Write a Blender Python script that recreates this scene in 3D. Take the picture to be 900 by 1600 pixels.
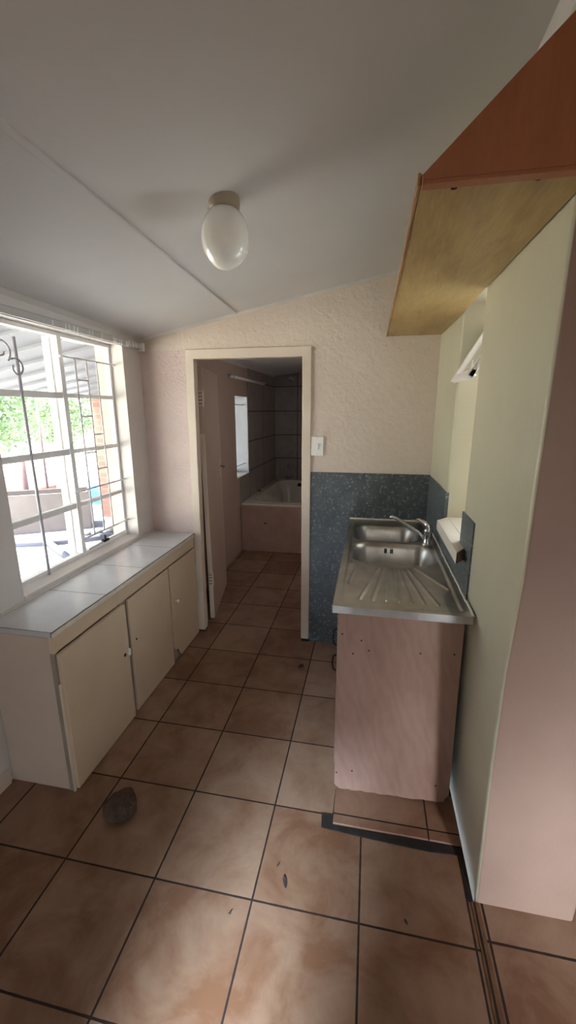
import bpy, bmesh, math, random
from mathutils import Vector, Matrix, noise
S = bpy.context.scene
for o in list(bpy.data.objects): bpy.data.objects.remove(o)
C = S.collection
random.seed(4)
PI = math.pi

# ------------------------------------------------------------------ camera, world, light, exposure
cam = bpy.data.objects.new('camera', bpy.data.cameras.new('camera')); C.objects.link(cam); S.camera = cam
cam.data.sensor_fit = 'VERTICAL'; cam.data.sensor_height = 36.0; cam.data.lens = 36.0 * 654.107 / 1600
cam.data.clip_start = 0.02; cam.data.clip_end = 300
cam.matrix_world = (Matrix.Translation((1.01949, -1.00383, 1.58148)) @ Matrix.Rotation(0.18253678, 4, 'Z')
                    @ Matrix.Rotation(1.3317573, 4, 'X') @ Matrix.Rotation(0.00901702, 4, 'Y'))
W = bpy.data.worlds.new('sky'); S.world = W; W.use_nodes = True
bg = W.node_tree.nodes['Background']; bg.inputs[0].default_value = (0.86, 0.93, 1.0, 1); bg.inputs[1].default_value = 6.0
S.view_settings.view_transform = 'Standard'; S.view_settings.look = 'None'
S.view_settings.gamma = 1.0; S.view_settings.use_curve_mapping = False
S.view_settings.exposure = 0.74


def area(name, loc, target, sx, sy, power, col=(1, 1, 1), spread=180):
    l = bpy.data.lights.new(name, 'AREA'); l.shape = 'RECTANGLE'; l.size = sx; l.size_y = sy
    l.energy = power; l.color = col; l.spread = math.radians(spread)
    o = bpy.data.objects.new(name, l); C.objects.link(o); o.location = loc
    o.rotation_euler = (Vector(target) - Vector(loc)).to_track_quat('-Z', 'Y').to_euler()
    return o


sun = bpy.data.lights.new('sun', 'SUN'); sun.energy = 30; sun.angle = .01; sun.color = (1, .95, .88)
so = bpy.data.objects.new('sun', sun); C.objects.link(so); so.rotation_euler = Vector((.30, .12, -1)).to_track_quat('-Z', 'Y').to_euler()
# daylight inferred behind the photographer for floor and pier, plus two added fill lamps
area('doorway_daylight', (0.30, -3.2, 1.45), (0.70, -.15, 0.0), 0.22, 0.35, 24, (0.60, 0.80, 1.0), 40)
area('side_room_daylight', (2.15, -3.0, 1.0), (1.72, 0.0, 0.15), 0.3, 0.5, 9, (0.80, 0.90, 1.0), 60)
area('rear_fill', (1.25, -1.80, 1.75), (0.6, 1.0, 1.0), 1.0, 0.6, 2.2, (1.0, 0.94, 0.86), 170)  # added fill lamp, no window stands here
area('bathroom_fill', (0.97, 2.5, 1.5), (-0.3, 3.0, 1.0), 0.5, 0.6, 2.2, (0.95, 0.95, 1.0), 170)  # unseen lamp added to brighten the bathroom


# ------------------------------------------------------------------ material helpers
def lin(h):
    h = h.lstrip('#')
    r = [int(h[i:i + 2], 16) / 255 for i in (0, 2, 4)]
    return tuple((c / 12.92 if c <= .04045 else ((c + .055) / 1.055) ** 2.4) for c in r) + (1,)


class N:
    def __init__(s, name):
        s.m = bpy.data.materials.new(name); s.m.use_nodes = True; s.t = s.m.node_tree
        s.b = s.t.nodes['Principled BSDF']; s.co = None

    def n(s, typ, **kw):
        x = s.t.nodes.new(typ)
        for k, v in kw.items():
            if k.startswith('i_'): x.inputs[k[2:]].default_value = v
            else: setattr(x, k, v)
        return x

    def l(s, a, b): s.t.links.new(a, b)

    def coord(s):
        if not s.co: s.co = s.n('ShaderNodeTexCoord').outputs['Object']
        return s.co

    def noise(s, scale, detail=3, rough=.5, stretch=None, dist=0.0):
        x = s.n('ShaderNodeTexNoise'); x.inputs['Scale'].default_value = scale; x.inputs['Detail'].default_value = detail
        x.inputs['Roughness'].default_value = rough; x.inputs['Distortion'].default_value = dist
        if stretch:
            m = s.n('ShaderNodeMapping'); m.inputs['Scale'].default_value = stretch; s.l(s.coord(), m.inputs[0]); s.l(m.outputs[0], x.inputs[0])
        else: s.l(s.coord(), x.inputs[0])
        return x.outputs['Fac']

    def ramp(s, f, stops):
        r = s.n('ShaderNodeValToRGB'); e = r.color_ramp.elements
        while len(e) < len(stops): e.new(0.5)
        for i, (p, c) in enumerate(stops): e[i].position = p; e[i].color = c
        s.l(f, r.inputs[0]); return r.outputs[0]

    def mix(s, f, a, b, mode='MIX'):
        x = s.n('ShaderNodeMix', data_type='RGBA', blend_type=mode)
        for k, v in ((0, f), (6, a), (7, b)):
            if isinstance(v, (int, float, tuple)): x.inputs[k].default_value = v
            else: s.l(v, x.inputs[k])
        return x.outputs[2]

    def math(s, op, a, b=0.0, c=0.0):
        x = s.n('ShaderNodeMath', operation=op)
        for k, v in ((0, a), (1, b), (2, c)):
            if isinstance(v, (int, float)): x.inputs[k].default_value = v
            else: s.l(v, x.inputs[k])
        return x.outputs[0]

    def bump(s, h, strength=.3, dist=.01, prev=None):
        x = s.n('ShaderNodeBump'); x.inputs['Strength'].default_value = strength; x.inputs['Distance'].default_value = dist
        s.l(h, x.inputs['Height'])
        if prev: s.l(prev, x.inputs['Normal'])
        s.l(x.outputs[0], s.b.inputs['Normal']); return x.outputs[0]

    def base(s, c, rough=.5, metal=0.0, spec=.5):
        if isinstance(c, tuple): s.b.inputs['Base Color'].default_value = c
        else: s.l(c, s.b.inputs['Base Color'])
        s.b.inputs['Roughness'].default_value = rough; s.b.inputs['Metallic'].default_value = metal
        s.b.inputs['Specular IOR Level'].default_value = spec
        return s.m


def paint(name, c1, c2, rough=.5, scale=2.5, bump=None, dirt=None):
    k = N(name); col = k.ramp(k.noise(scale, 4, .6), [(.3, lin(c1)), (.7, lin(c2))])
    if dirt:
        col = k.mix(k.math('MULTIPLY', k.ramp(k.noise(dirt[1], 5, .7), [(.62, (0, 0, 0, 1)), (.78, (1, 1, 1, 1))]), dirt[2]), col, lin(dirt[0]))
    k.base(col, rough)
    if bump: k.bump(k.noise(bump[0], 4, .6), bump[1], bump[2])
    return k.m


def grid_tile(name, axes, size, off, grout_w, c1, c2, grout, rough, mott=6, cell_var=.5, fleck=None, bump=.4, only=None, base_rough_var=0.0):
    """square tiles on a surface: grout lines every `size` along two of the object's axes"""
    k = N(name); sep = k.n('ShaderNodeSeparateXYZ'); k.l(k.coord(), sep.inputs[0])
    masks = []; cells = []
    for ax, sz, of in zip(axes, size, off):
        v = k.math('DIVIDE', k.math('SUBTRACT', sep.outputs['XYZ'.index(ax)], of), sz)
        fr = k.math('FRACT', v); cells.append(k.math('FLOOR', v))
        d = k.math('SUBTRACT', 0.5, k.math('ABSOLUTE', k.math('SUBTRACT', fr, 0.5)))
        wob = k.math('MULTIPLY', k.math('SUBTRACT', k.noise(30, 3, .6), .5), .006)
        masks.append(k.math('LESS_THAN', k.math('MULTIPLY', k.math('ADD', d, wob), sz), grout_w / 2))
    g = k.math('MAXIMUM', masks[0], masks[1])
    cv = k.n('ShaderNodeCombineXYZ'); k.l(cells[0], cv.inputs[0]); k.l(cells[1], cv.inputs[1])
    wn = k.n('ShaderNodeTexWhiteNoise', noise_dimensions='3D'); k.l(cv.outputs[0], wn.inputs['Vector'])
    f = k.math('ADD', k.noise(mott, 5, .62, dist=.4), k.math('MULTIPLY', k.math('SUBTRACT', wn.outputs['Value'], .5), cell_var * .3))
    col = k.ramp(f, [(.32, lin(c1)), (.68, lin(c2))])
    if fleck:
        w = k.ramp(k.noise(fleck[1], 6, .75), [(fleck[2], (0, 0, 0, 1)), (fleck[2] + .06, (1, 1, 1, 1))])
        col = k.mix(w, col, lin(fleck[0]))
    col = k.mix(g, col, lin(grout)); k.base(col, rough)
    rr = k.math('ADD', k.math('MULTIPLY', g, .5), k.math('ADD', rough - base_rough_var / 2, k.math('MULTIPLY', k.noise(5, 4), base_rough_var)))
    k.l(rr, k.b.inputs['Roughness'])
    n1 = k.bump(k.noise(40, 3), .06, .004)
    k.bump(k.math('SUBTRACT', 1.0, g), bump, .003, n1)
    return k.m


M = {}
M['floor'] = grid_tile('floor_tiles', 'XY', (.35, .35), (0, 0), .0065, '#765039', '#9b7c66', '#2c1a13', .42, 5, .9, base_rough_var=.14)
M['floor_side'] = grid_tile('side_floor_tiles', 'XY', (.40, .35), (1.445, .027), .0075, '#765039', '#997a64', '#2c1a13', .42, 5, .9, base_rough_var=.14)
M['plinth_tile'] = grid_tile('plinth_tiles', 'XY', (.37, .35), (.931, .352), .006, '#7d5641', '#9b7862', '#2a1912', .42, 6, .6)
M['mortar'] = paint('dark_mortar', '#1c1512', '#2b211c', .9, 30, (60, .6, .004))
M['ceiling'] = paint('ceiling_paint', '#d4d2d2', '#dddbdb', .65, 1.3, (180, .08, .002))
M['wall_cream'] = paint('cream_wall_paint', '#b3af98', '#bdb9a3', .42, 1.8, (26, .25, .006))
M['wall_pink'] = paint('pinkish_cream_wall_paint', '#cfbeb0', '#dacdc0', .36, 1.5, (34, .5, .008))
M['wall_rough'] = paint('rough_pink_plaster', '#d0b9b2', '#dcc9c2', .45, 2, (60, .8, .008))
M['wall_white'] = paint('white_reveal_paint', '#cfc8c4', '#dad4d0', .5, 2, (30, .25, .005))
M['wall_pier_shade'] = paint('pier_shade_paint', '#95786a', '#a28778', .55, 1.8, (20, .3, .006), ('#8a6a55', 6, .25))  # cream wall colour darkened and warmed, shade of the pier face painted in
M['bath_paint'] = paint('bathroom_paint', '#b59d8a', '#bfa898', .5, 2, (24, .3, .006))
M['bath_tile'] = grid_tile('bathroom_wall_tiles', 'YZ', (.70, .3445), (3.80, .878), .009, '#8a8078', '#9c938a', '#241d1a', .35, 7, .5)
M['bath_tile_end'] = grid_tile('bathroom_end_tiles', 'XZ', (.35, .3445), (-.042, .878), .009, '#8a8078', '#9c938a', '#241d1a', .35, 7, .5)
M['bath_apron'] = paint('bath_apron_plaster', '#a98676', '#b99888', .6, 5, (40, .4, .008), ('#6f5344', 9, .5))
M['dark_tile'] = grid_tile('dark_flecked_tiles', 'XZ', (.20, .20), (.60, .20), .002, '#3a4043', '#555b5e', '#45494b', .40, 9, .4, ('#8b9395', 60, .56), .2)
M['dark_tile_side'] = grid_tile('dark_flecked_side_tiles', 'YZ', (.20, .20), (.51, .20), .002, '#3e4648', '#596062', '#45494b', .40, 9, .4, ('#8b9395', 60, .56), .2)
M['frame_paint'] = paint('door_frame_enamel', '#d4c5b4', '#dccfc0', .38, 3, (15, .12, .004), ('#a98d78', 12, .3))
M['door_paint'] = paint('door_enamel', '#bfa693', '#cab2a0', .38, 2, (12, .12, .004))
M['cab_paint'] = paint('cabinet_cream_enamel', '#ccb69b', '#d6c3aa', .42, 2.2, (14, .12, .004), ('#9b8168', 10, .25))
M['cab_side'] = paint('cabinet_side_enamel', '#cab7a7', '#d2c1b2', .45, 2.2, (14, .12, .004), ('#a08c7c', 8, .25))
M['stile'] = paint('cabinet_stile_grey', '#8f8376', '#9d9184', .5, 8)
M['worktop'] = grid_tile('worktop_tiles', 'XY', (.60, .347), (-.75, .248), .004, '#c3c3c6', '#d2d2d5', '#5a524c', .20, 4, .2, bump=.3)
M['win_steel'] = paint('window_steel_white', '#e2dedc', '#eceae8', .45, 5, (20, .15, .003))
M['bar_steel'] = paint('burglar_bar_enamel', '#d8d4d6', '#e2dfe0', .4, 6)
M['bar_dark'] = paint('grey_bar_enamel', '#a9a6b0', '#b5b2bb', .4, 6)
M['white_plastic'] = paint('white_plastic', '#e4e2de', '#ecebe8', .35, 5)
M['rail_white'] = paint('curtain_rail_plastic', '#bdbab6', '#c8c5c2', .45, 5)
M['black'] = paint('dark_hole', '#12100e', '#1a1714', .8, 20)
M['sill_paint'] = paint('sill_enamel', '#d6cfc2', '#dfd9cc', .35, 4, (20, .15, .003))
M['sill_worn'] = paint('worn_sill_end', '#a67a62', '#c4a792', .6, 30)
M['reveal_grey'] = paint('bathroom_reveal_paint', '#9a9da3', '#a8abb0', .5, 5)
M['trim'] = paint('cornice_white', '#cfc9c5', '#d9d4d0', .5, 5)
M['brown_strip'] = paint('brown_edge_strip', '#5a3a22', '#7a5435', .6, 20, (60, .4, .003))
M['stone'] = paint('dark_stone', '#3a2c23', '#5d4a3b', .85, 14, (22, .9, .02), ('#7c6b5a', 10, .5))
M['brass'] = N('dull_hinge_steel').base(lin('#9a8f84'), .45, .6)
M['chrome'] = N('chrome').base(lin('#d8d8da'), .10, 1.0)
M['opal_cap'] = paint('lamp_fitting_bakelite', '#a39684', '#ab9e8c', .5, 10)
M['cap_edge'] = paint('white_filler', '#d8d0c0', '#e4ddcf', .6, 30, (60, .5, .004))
M['enamel'] = paint('bath_enamel', '#c9c2b4', '#d4cdbf', .18, 3)
k = N('opal_glass'); k.base(lin('#f4f2ea'), .07); k.b.inputs['Coat Weight'].default_value = .5; k.b.inputs['Coat Roughness'].default_value = .03
k.b.inputs['Subsurface Weight'].default_value = .85; k.b.inputs['Subsurface Scale'].default_value = .12; k.b.inputs['Subsurface Radius'].default_value = (1, 1, 1); M['opal'] = k.m

# glass
k = N('window_glass'); t = k.t; tr = k.n('ShaderNodeBsdfTransparent'); gl = k.n('ShaderNodeBsdfGlossy'); gl.inputs['Roughness'].default_value = .02
tr.inputs[0].default_value = (.97, .985, .98, 1); lw = k.n('ShaderNodeLayerWeight'); lw.inputs[0].default_value = .5; fr = k.math('ADD', .02, k.math('MULTIPLY', k.math('POWER', lw.outputs['Facing'], 5.0), .6)); mx = k.n('ShaderNodeMixShader')
k.l(fr, mx.inputs[0]); k.l(tr.outputs[0], mx.inputs[1]); k.l(gl.outputs[0], mx.inputs[2])
k.l(mx.outputs[0], t.nodes['Material Output'].inputs[0]); M['glass'] = k.m

# plywood panel with streaky pinkish face
k = N('sink_panel_plywood')
w = k.n('ShaderNodeTexWave', wave_type='BANDS', bands_direction='DIAGONAL'); w.inputs['Scale'].default_value = 9; w.inputs['Distortion'].default_value = 7
w.inputs['Detail'].default_value = 3; w.inputs['Detail Scale'].default_value = 1.2
mp = k.n('ShaderNodeMapping'); mp.inputs['Scale'].default_value = (1.6, 1, .55); k.l(k.coord(), mp.inputs[0]); k.l(mp.outputs[0], w.inputs[0])
f = k.math('ADD', k.math('MULTIPLY', w.outputs['Fac'], .07), k.math('MULTIPLY', k.noise(2.6, 4, .6, (2, 1, .8)), .88))
c = k.ramp(f, [(.30, lin('#876555')), (.75, lin('#ab8b7b'))])
c = k.mix(k.math('MULTIPLY', k.noise(90, 2, .5, (8, 1, .4)), .25), c, lin('#8a6558')); k.base(c, .5); k.bump(w.outputs['Fac'], .05, .004); M['plywood'] = k.m
# varnished shelf
def wood(name, a, b):
    k = N(name); f = k.math('ADD', k.math('MULTIPLY', k.noise(3.0, 4, .6, (3.5, .9, 1)), .7), k.math('MULTIPLY', k.noise(22, 3, .6, (6, .6, 1)), .3))
    k.base(k.ramp(f, [(.34, lin(a)), (.66, lin(b))]), .42); return k.m
M['shelf'] = wood('varnished_shelf_board', '#977a48', '#bda166')
M['shelf_end'] = wood('red_brown_end_board', '#9a5c38', '#ac6b44')
M['shelf_edge'] = wood('shelf_edge_lipping', '#7a4f2a', '#b98a58')
# stainless
k = N('stainless_steel'); c = k.ramp(k.noise(5, 5, .6, dist=.5), [(.3, lin('#9c9a97')), (.7, lin('#c4c2be'))])
c = k.mix(k.math('MULTIPLY', k.ramp(k.noise(14, 5, .7), [(.55, (0, 0, 0, 1)), (.75, (1, 1, 1, 1))]), .45), c, lin('#998a74'))
k.base(c, .30, 1.0); k.l(k.math('ADD', .22, k.math('MULTIPLY', k.noise(12, 4), .22)), k.b.inputs['Roughness']); k.bump(k.noise(60, 3), .04, .002); M['steel'] = k.m
# outdoors
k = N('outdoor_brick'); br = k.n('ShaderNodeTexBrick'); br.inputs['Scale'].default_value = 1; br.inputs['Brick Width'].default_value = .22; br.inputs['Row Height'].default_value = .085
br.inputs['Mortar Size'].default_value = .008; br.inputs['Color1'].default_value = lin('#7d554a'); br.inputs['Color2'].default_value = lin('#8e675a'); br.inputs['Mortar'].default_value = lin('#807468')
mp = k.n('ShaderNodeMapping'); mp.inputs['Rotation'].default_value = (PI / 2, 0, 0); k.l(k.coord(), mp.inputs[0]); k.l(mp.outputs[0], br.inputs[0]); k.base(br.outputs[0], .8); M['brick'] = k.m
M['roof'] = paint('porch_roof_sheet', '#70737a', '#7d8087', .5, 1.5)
M['paving'] = paint('pale_concrete', '#858583', '#92928f', .8, 1.2, None, ('#6d473b', 1.3, .8))
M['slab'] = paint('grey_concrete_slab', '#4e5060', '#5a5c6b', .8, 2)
M['yard'] = paint('dusty_yard', '#c8bfae', '#d6cfc0', .9, .6, None, ('#9a9a70', 1.2, .6))
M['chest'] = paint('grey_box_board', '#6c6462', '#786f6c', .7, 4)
M['tarp'] = paint('blue_tarpaulin', '#1f5088', '#2c659c', .5, 4)
M['rust'] = paint('rusty_post_paint', '#5c4443', '#6b504d', .7, 12)
M['redbank'] = paint('red_earth', '#6b443b', '#7c554a', .9, 4)
M['leaf'] = paint('green_foliage', '#4a6640', '#758f68', .6, 9)
M['bark'] = paint('tree_bark', '#6b5546', '#7d6656', .9, 12)
M['outwall'] = paint('outer_pink_plaster', '#c9a191', '#d6b2a2', .7, 4)
M['dryleaf'] = paint('dry_leaf', '#2a2220', '#3c322e', .8, 40)


# ------------------------------------------------------------------ mesh helpers
def PI_(p):
    """inverse of the parent's placement, so children are built in world coordinates"""
    m = Matrix()
    while p: m = p.matrix_parent_inverse @ p.matrix_basis @ m; p = p.parent
    return m.inverted()


def obj(name, bm, mats, parent=None, smooth=False, recalc=True):
    if recalc: bmesh.ops.recalc_face_normals(bm, faces=bm.faces)
    me = bpy.data.meshes.new(name); bm.to_mesh(me); bm.free()
    for m in (mats if isinstance(mats, (list, tuple)) else [mats]): me.materials.append(M[m] if isinstance(m, str) else m)
    if smooth:
        for p in me.polygons: p.use_smooth = True
    o = bpy.data.objects.new(name, me); C.objects.link(o)
    if parent:
        o.parent = parent; o.matrix_parent_inverse = PI_(parent)
    return o


def bevel(o, w, seg=2, angle=40):
    m = o.modifiers.new('bevel', 'BEVEL'); m.width = w; m.segments = seg; m.limit_method = 'ANGLE'; m.angle_limit = math.radians(angle)
    for p in o.data.polygons: p.use_smooth = True
    o.modifiers.new('wn', 'WEIGHTED_NORMAL').keep_sharp = True
    return o


def box(bm, x0, x1, y0, y1, z0, z1, mi=0):
    v = [bm.verts.new((x, y, z)) for x in (x0, x1) for y in (y0, y1) for z in (z0, z1)]
    fs = [bm.faces.new([v[i] for i in q]) for q in ((0, 1, 3, 2), (4, 6, 7, 5), (0, 4, 5, 1), (2, 3, 7, 6), (0, 2, 6, 4), (1, 5, 7, 3))]
    for f in fs: f.material_index = mi
    return v


def B(*a): bm = bmesh.new(); box(bm, *a); return bm


def hexa(bm, pts, mi=0):
    """8 points: bottom ring 4, top ring 4"""
    v = [bm.verts.new(p) for p in pts]
    for q in ((3, 2, 1, 0), (4, 5, 6, 7), (0, 1, 5, 4), (1, 2, 6, 5), (2, 3, 7, 6), (3, 0, 4, 7)):
        bm.faces.new([v[i] for i in q]).material_index = mi
    return v


def cyl(bm, a, b, r, r2=None, n=16, caps=True):
    a = Vector(a); b = Vector(b); r2 = r if r2 is None else r2; d = (b - a).normalized()
    u = d.orthogonal().normalized(); w = d.cross(u)
    A = [bm.verts.new(a + (u * math.cos(t) + w * math.sin(t)) * r) for t in [2 * PI * i / n for i in range(n)]]
    D = [bm.verts.new(b + (u * math.cos(t) + w * math.sin(t)) * r2) for t in [2 * PI * i / n for i in range(n)]]
    for i in range(n): bm.faces.new((A[i], A[(i + 1) % n], D[(i + 1) % n], D[i]))
    if caps: bm.faces.new(A[::-1]); bm.faces.new(D)


def tube(bm, pts, r, n=10, radii=None):
    pts = [Vector(p) for p in pts]; rings = []; u = None
    for i, p in enumerate(pts):
        d = (pts[min(i + 1, len(pts) - 1)] - pts[max(i - 1, 0)]).normalized()
        u = (d.orthogonal() if u is None else (u - d * u.dot(d))).normalized(); w = d.cross(u); rr = radii[i] if radii else r
        rings.append([bm.verts.new(p + (u * math.cos(2 * PI * k / n) + w * math.sin(2 * PI * k / n)) * rr) for k in range(n)])
    for a, b in zip(rings, rings[1:]):
        for k in range(n): bm.faces.new((a[k], a[(k + 1) % n], b[(k + 1) % n], b[k]))
    bm.faces.new(rings[0][::-1]); bm.faces.new(rings[-1])


def lathe(bm, prof, c=(0, 0, 0), n=40, M4=None):
    rings = []
    for r, z in prof:
        if r < 1e-5: rings.append([bm.verts.new((c[0], c[1], c[2] + z))])
        else: rings.append([bm.verts.new((c[0] + r * math.cos(2 * PI * k / n), c[1] + r * math.sin(2 * PI * k / n), c[2] + z)) for k in range(n)])
    for a, b in zip(rings, rings[1:]):
        for k in range(n):
            q = [a[k % len(a)], a[(k + 1) % n % len(a)], b[(k + 1) % n % len(b)], b[k % len(b)]]
            q = list(dict.fromkeys(q))
            if len(q) > 2: bm.faces.new(q)


def empty(name, label, cat, loc, group=None, rot=None):
    o = bpy.data.objects.new(name, None); C.objects.link(o); o.location = loc; o.empty_display_size = .05
    if rot: o.rotation_euler = rot
    o['label'] = label; o['category'] = cat
    if group: o['group'] = group
    return o


def tag(o, label, cat, group=None, kind=None):
    o['label'] = label; o['category'] = cat
    if group: o['group'] = group
    if kind: o['kind'] = kind
    return o


def struct(o, label, cat='structure'):
    o['kind'] = 'structure'; o['label'] = label; o['category'] = cat; return o


def sroot(name, label, cat, loc):
    o = empty(name, label, cat, loc); o['kind'] = 'structure'; return o


def wall_cells(bm, axis, t0, t1, us, zs, holes, tf=None):
    """wall perpendicular to `axis` ('X' or 'Y'), thickness t0..t1, grid us x zs, cells inside holes left out"""
    us = sorted(set(us)); zs = sorted(set(zs)); V = {}

    def solid(i, j):
        if i < 0 or j < 0 or i >= len(us) - 1 or j >= len(zs) - 1: return False
        u = (us[i] + us[i + 1]) / 2; z = (zs[j] + zs[j + 1]) / 2
        return not any(a < u < b and c < z < d for a, b, c, d in holes)

    def v(i, j, s):
        if (i, j, s) not in V:
            t = (t0, t1)[s]; p = (t, us[i], zs[j]) if axis == 'X' else (us[i], t, zs[j])
            if tf: p = tf(*p)
            V[i, j, s] = bm.verts.new(p)
        return V[i, j, s]
    for i in range(len(us) - 1):
        for j in range(len(zs) - 1):
            if not solid(i, j): continue
            for s in (0, 1): bm.faces.new([v(i, j, s), v(i + 1, j, s), v(i + 1, j + 1, s), v(i, j + 1, s)])
            for di, dj, a, b in ((-1, 0, (i, j), (i, j + 1)), (1, 0, (i + 1, j), (i + 1, j + 1)), (0, -1, (i, j), (i + 1, j)), (0, 1, (i, j + 1), (i + 1, j + 1))):
                if not solid(i + di, j + dj): bm.faces.new([v(*a, 0), v(*b, 0), v(*b, 1), v(*a, 1)])


def ceil_z(x, y): return 2.027 + .191 * (x + .439) + .03 * (1.629 - y)


# ------------------------------------------------------------------ setting: floor, walls, ceiling
XW, YW = -.465, 1.629
struct(obj('floor', B(-.7, 1.412, -3.4, 5.5, -.12, 0), 'floor'), 'reddish brown square ceramic floor tiles with dark grout', 'floor')
struct(obj('floor_side_room', B(1.436, 4.0, -3.4, 1.5, -.12, .002), 'floor_side'), 'tiled floor on the right beyond the brown strip, its joints out of line', 'floor')
struct(obj('trim_1', B(1.412, 1.436, -3.4, .13, -.10, .004), 'brown_strip'), 'thin brown strip between the two tiled floors at the pier', 'floor strip')
struct(obj('trim_2', B(1.418, 1.424, -3.4, .13, -.10, .0055), 'mortar'), 'dark joint line in the brown floor strip', 'floor joint')

# left wall with the big window opening
def left_tf(x, y, z): return (x, y, z)
WY0, WY1, WZ0, WZ1 = .465, 1.43, .775, 1.965
bm = bmesh.new(); wall_cells(bm, 'X', XW, -.64, [-3.4, WY0, WY1, YW + .005], [-.1, WZ0, WZ1, 2.9], [(WY0, WY1, WZ0, WZ1)])
o = struct(obj('wall_left', bm, 'wall_white'), 'white left wall with the barred window', 'wall')
# far wall with the doorway
DX0, DX1, DZ = -.142, .652, 1.95
bm = bmesh.new(); wall_cells(bm, 'Y', YW, YW + .12, [-.64, DX0, DX1, 1.75], [-.1, DZ, 2.9], [(DX0, DX1, -.1, DZ)])
o = obj('wall_back', bm, ['wall_pink', 'wall_rough', 'bath_paint'])
for p in o.data.polygons:
    if p.center.y > YW + .1: p.material_index = 2
    elif p.center.x < DX0 + .02 and p.center.z < DZ + .02: p.material_index = 1
struct(o, 'pinkish cream far wall around the doorway', 'wall')
# right wall, slightly leaning, ends as a pier
def lean(z): return .03 * (1 - min(z, .9) / .9)
def pier_y(z):
    pts = [(-.1, .132), (0, .132), (.58, .10), (1.17, .035), (1.9, .03), (3, .03)]
    for (a, ya), (b, yb) in zip(pts, pts[1:]):
        if z <= b: return ya + (yb - ya) * (z - a) / (b - a)
    return .03
RW = 1.395
def right_tf(x, y, z):
    if x < 1.5: x += lean(max(z, 0)) - (.012 if y > 1.6 and z > .9 else 0)
    if y < .05: y = pier_y(z)
    return (x, y, z)
W2Y0, W2Y1, W2Z0, W2Z1 = .70, 1.09, 1.065, 2.03
bm = bmesh.new()
wall_cells(bm, 'X', RW, 1.72, [0, .25, .5, W2Y0, W2Y1, 1.35, 1.75], [-.1, 0, .3, .58, .9, W2Z0, 1.17, 1.5, 1.9, W2Z1, 2.4, 2.9], [(W2Y0, W2Y1, W2Z0, W2Z1)], right_tf)
o = obj('wall_right', bm, ['wall_cream', 'wall_pier_shade'])
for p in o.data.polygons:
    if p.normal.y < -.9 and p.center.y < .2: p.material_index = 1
bevel(o, .012, 3, 50)
struct(o, 'cream right wall ending in a rounded pier', 'wall')
# side room, added rear wall that shapes the light
struct(obj('wall_side_room', B(1.72, 4.0, .30, .42, -.1, 2.95), 'wall_pier_shade'), 'brownish wall beyond the pier', 'wall')
struct(obj('wall_side_room_right', B(3.9, 4.0, -3.4, .3, -.1, 2.95), 'wall_pier_shade'), 'far right wall of the side room', 'wall')
bm = bmesh.new(); wall_cells(bm, 'Y', -2.0, -1.88, [-.7, .37, .58, 1.85, 2.3, 3.9], [-.1, .98, 2.95], [(.37, .58, -.1, .98), (1.85, 2.3, -.1, .98)])  # added occluder: gaps narrow the beams onto floor and pier
struct(obj('wall_rear_mask', bm, 'wall_cream'), 'cream wall added unseen behind the photographer, its low openings shape the light', 'wall')
# ceiling
bm = bmesh.new(); x0, x1, y0, y1 = -.70, 4.0, -3.45, YW + .06
hexa(bm, [(x, y, ceil_z(x, y)) for x, y in ((x0, y0), (x1, y0), (x1, y1), (x0, y1))] + [(x, y, ceil_z(x, y) + .08) for x, y in ((x0, y0), (x1, y0), (x1, y1), (x0, y1))])
struct(obj('ceiling', bm, 'ceiling'), 'off white ceiling boards sloping up to the right', 'ceiling')
# cover strip over the ceiling joint and cornices
def strip_on_ceiling(name, x, w, y0, y1, h, label, mat='trim'):
    bm = bmesh.new(); q = [(x - w / 2, y0), (x + w / 2, y0), (x + w / 2, y1), (x - w / 2, y1)]
    hexa(bm, [(a, b, ceil_z(a, b) - h) for a, b in q] + [(a, b, ceil_z(a, b) + .01) for a, b in q])
    return struct(bevel(obj(name, bm, mat), .003), label, 'ceiling strip')
strip_on_ceiling('trim_3', .192, .022, -2.9, YW - .012, .006, 'narrow white cover strip along the ceiling joint', 'ceiling')
bm = bmesh.new()
pts = []
for x in (XW, RW + .02): pts += [(x, YW - .020, ceil_z(x, YW)), (x, YW + .01, ceil_z(x, YW) - .020), (x, YW + .01, ceil_z(x, YW) + .01)]
v = [bm.verts.new(p) for p in pts]; bm.faces.new(v[:3]); bm.faces.new(v[3:][::-1])
for a, b in ((0, 1), (1, 2), (2, 0)): bm.faces.new((v[a], v[b], v[b + 3], v[a + 3]))
struct(obj('trim_4', bm, 'trim'), 'thin white cornice bead along the top of the far wall', 'cornice')
bm = bmesh.new(); pts = []
for y in (.03, YW): pts += [(RW - .028, y, ceil_z(RW, y) - .001), (RW + .012, y, ceil_z(RW, y) - .040), (RW + .02, y, ceil_z(RW, y) + .01)]
v = [bm.verts.new(p) for p in pts]; bm.faces.new(v[:3]); bm.faces.new(v[3:][::-1])
for a, b in ((0, 1), (1, 2), (2, 0)): bm.faces.new((v[a], v[b], v[b + 3], v[a + 3]))
struct(obj('trim_5', bm, 'trim'), 'white cornice along the top of the right wall', 'cornice')
bm = bmesh.new(); pts = []
for y in (-3.3, YW): pts += [(XW + .028, y, ceil_z(XW, y) + .004), (XW - .01, y, ceil_z(XW, y) - .022), (XW - .01, y, ceil_z(XW, y) + .01)]
v = [bm.verts.new(p) for p in pts]; bm.faces.new(v[:3]); bm.faces.new(v[3:][::-1])
for a, b in ((0, 1), (1, 2), (2, 0)): bm.faces.new((v[a], v[b], v[b + 3], v[a + 3]))
struct(obj('trim_6', bm, 'trim'), 'white cornice along the top of the left wall', 'cornice')

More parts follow.
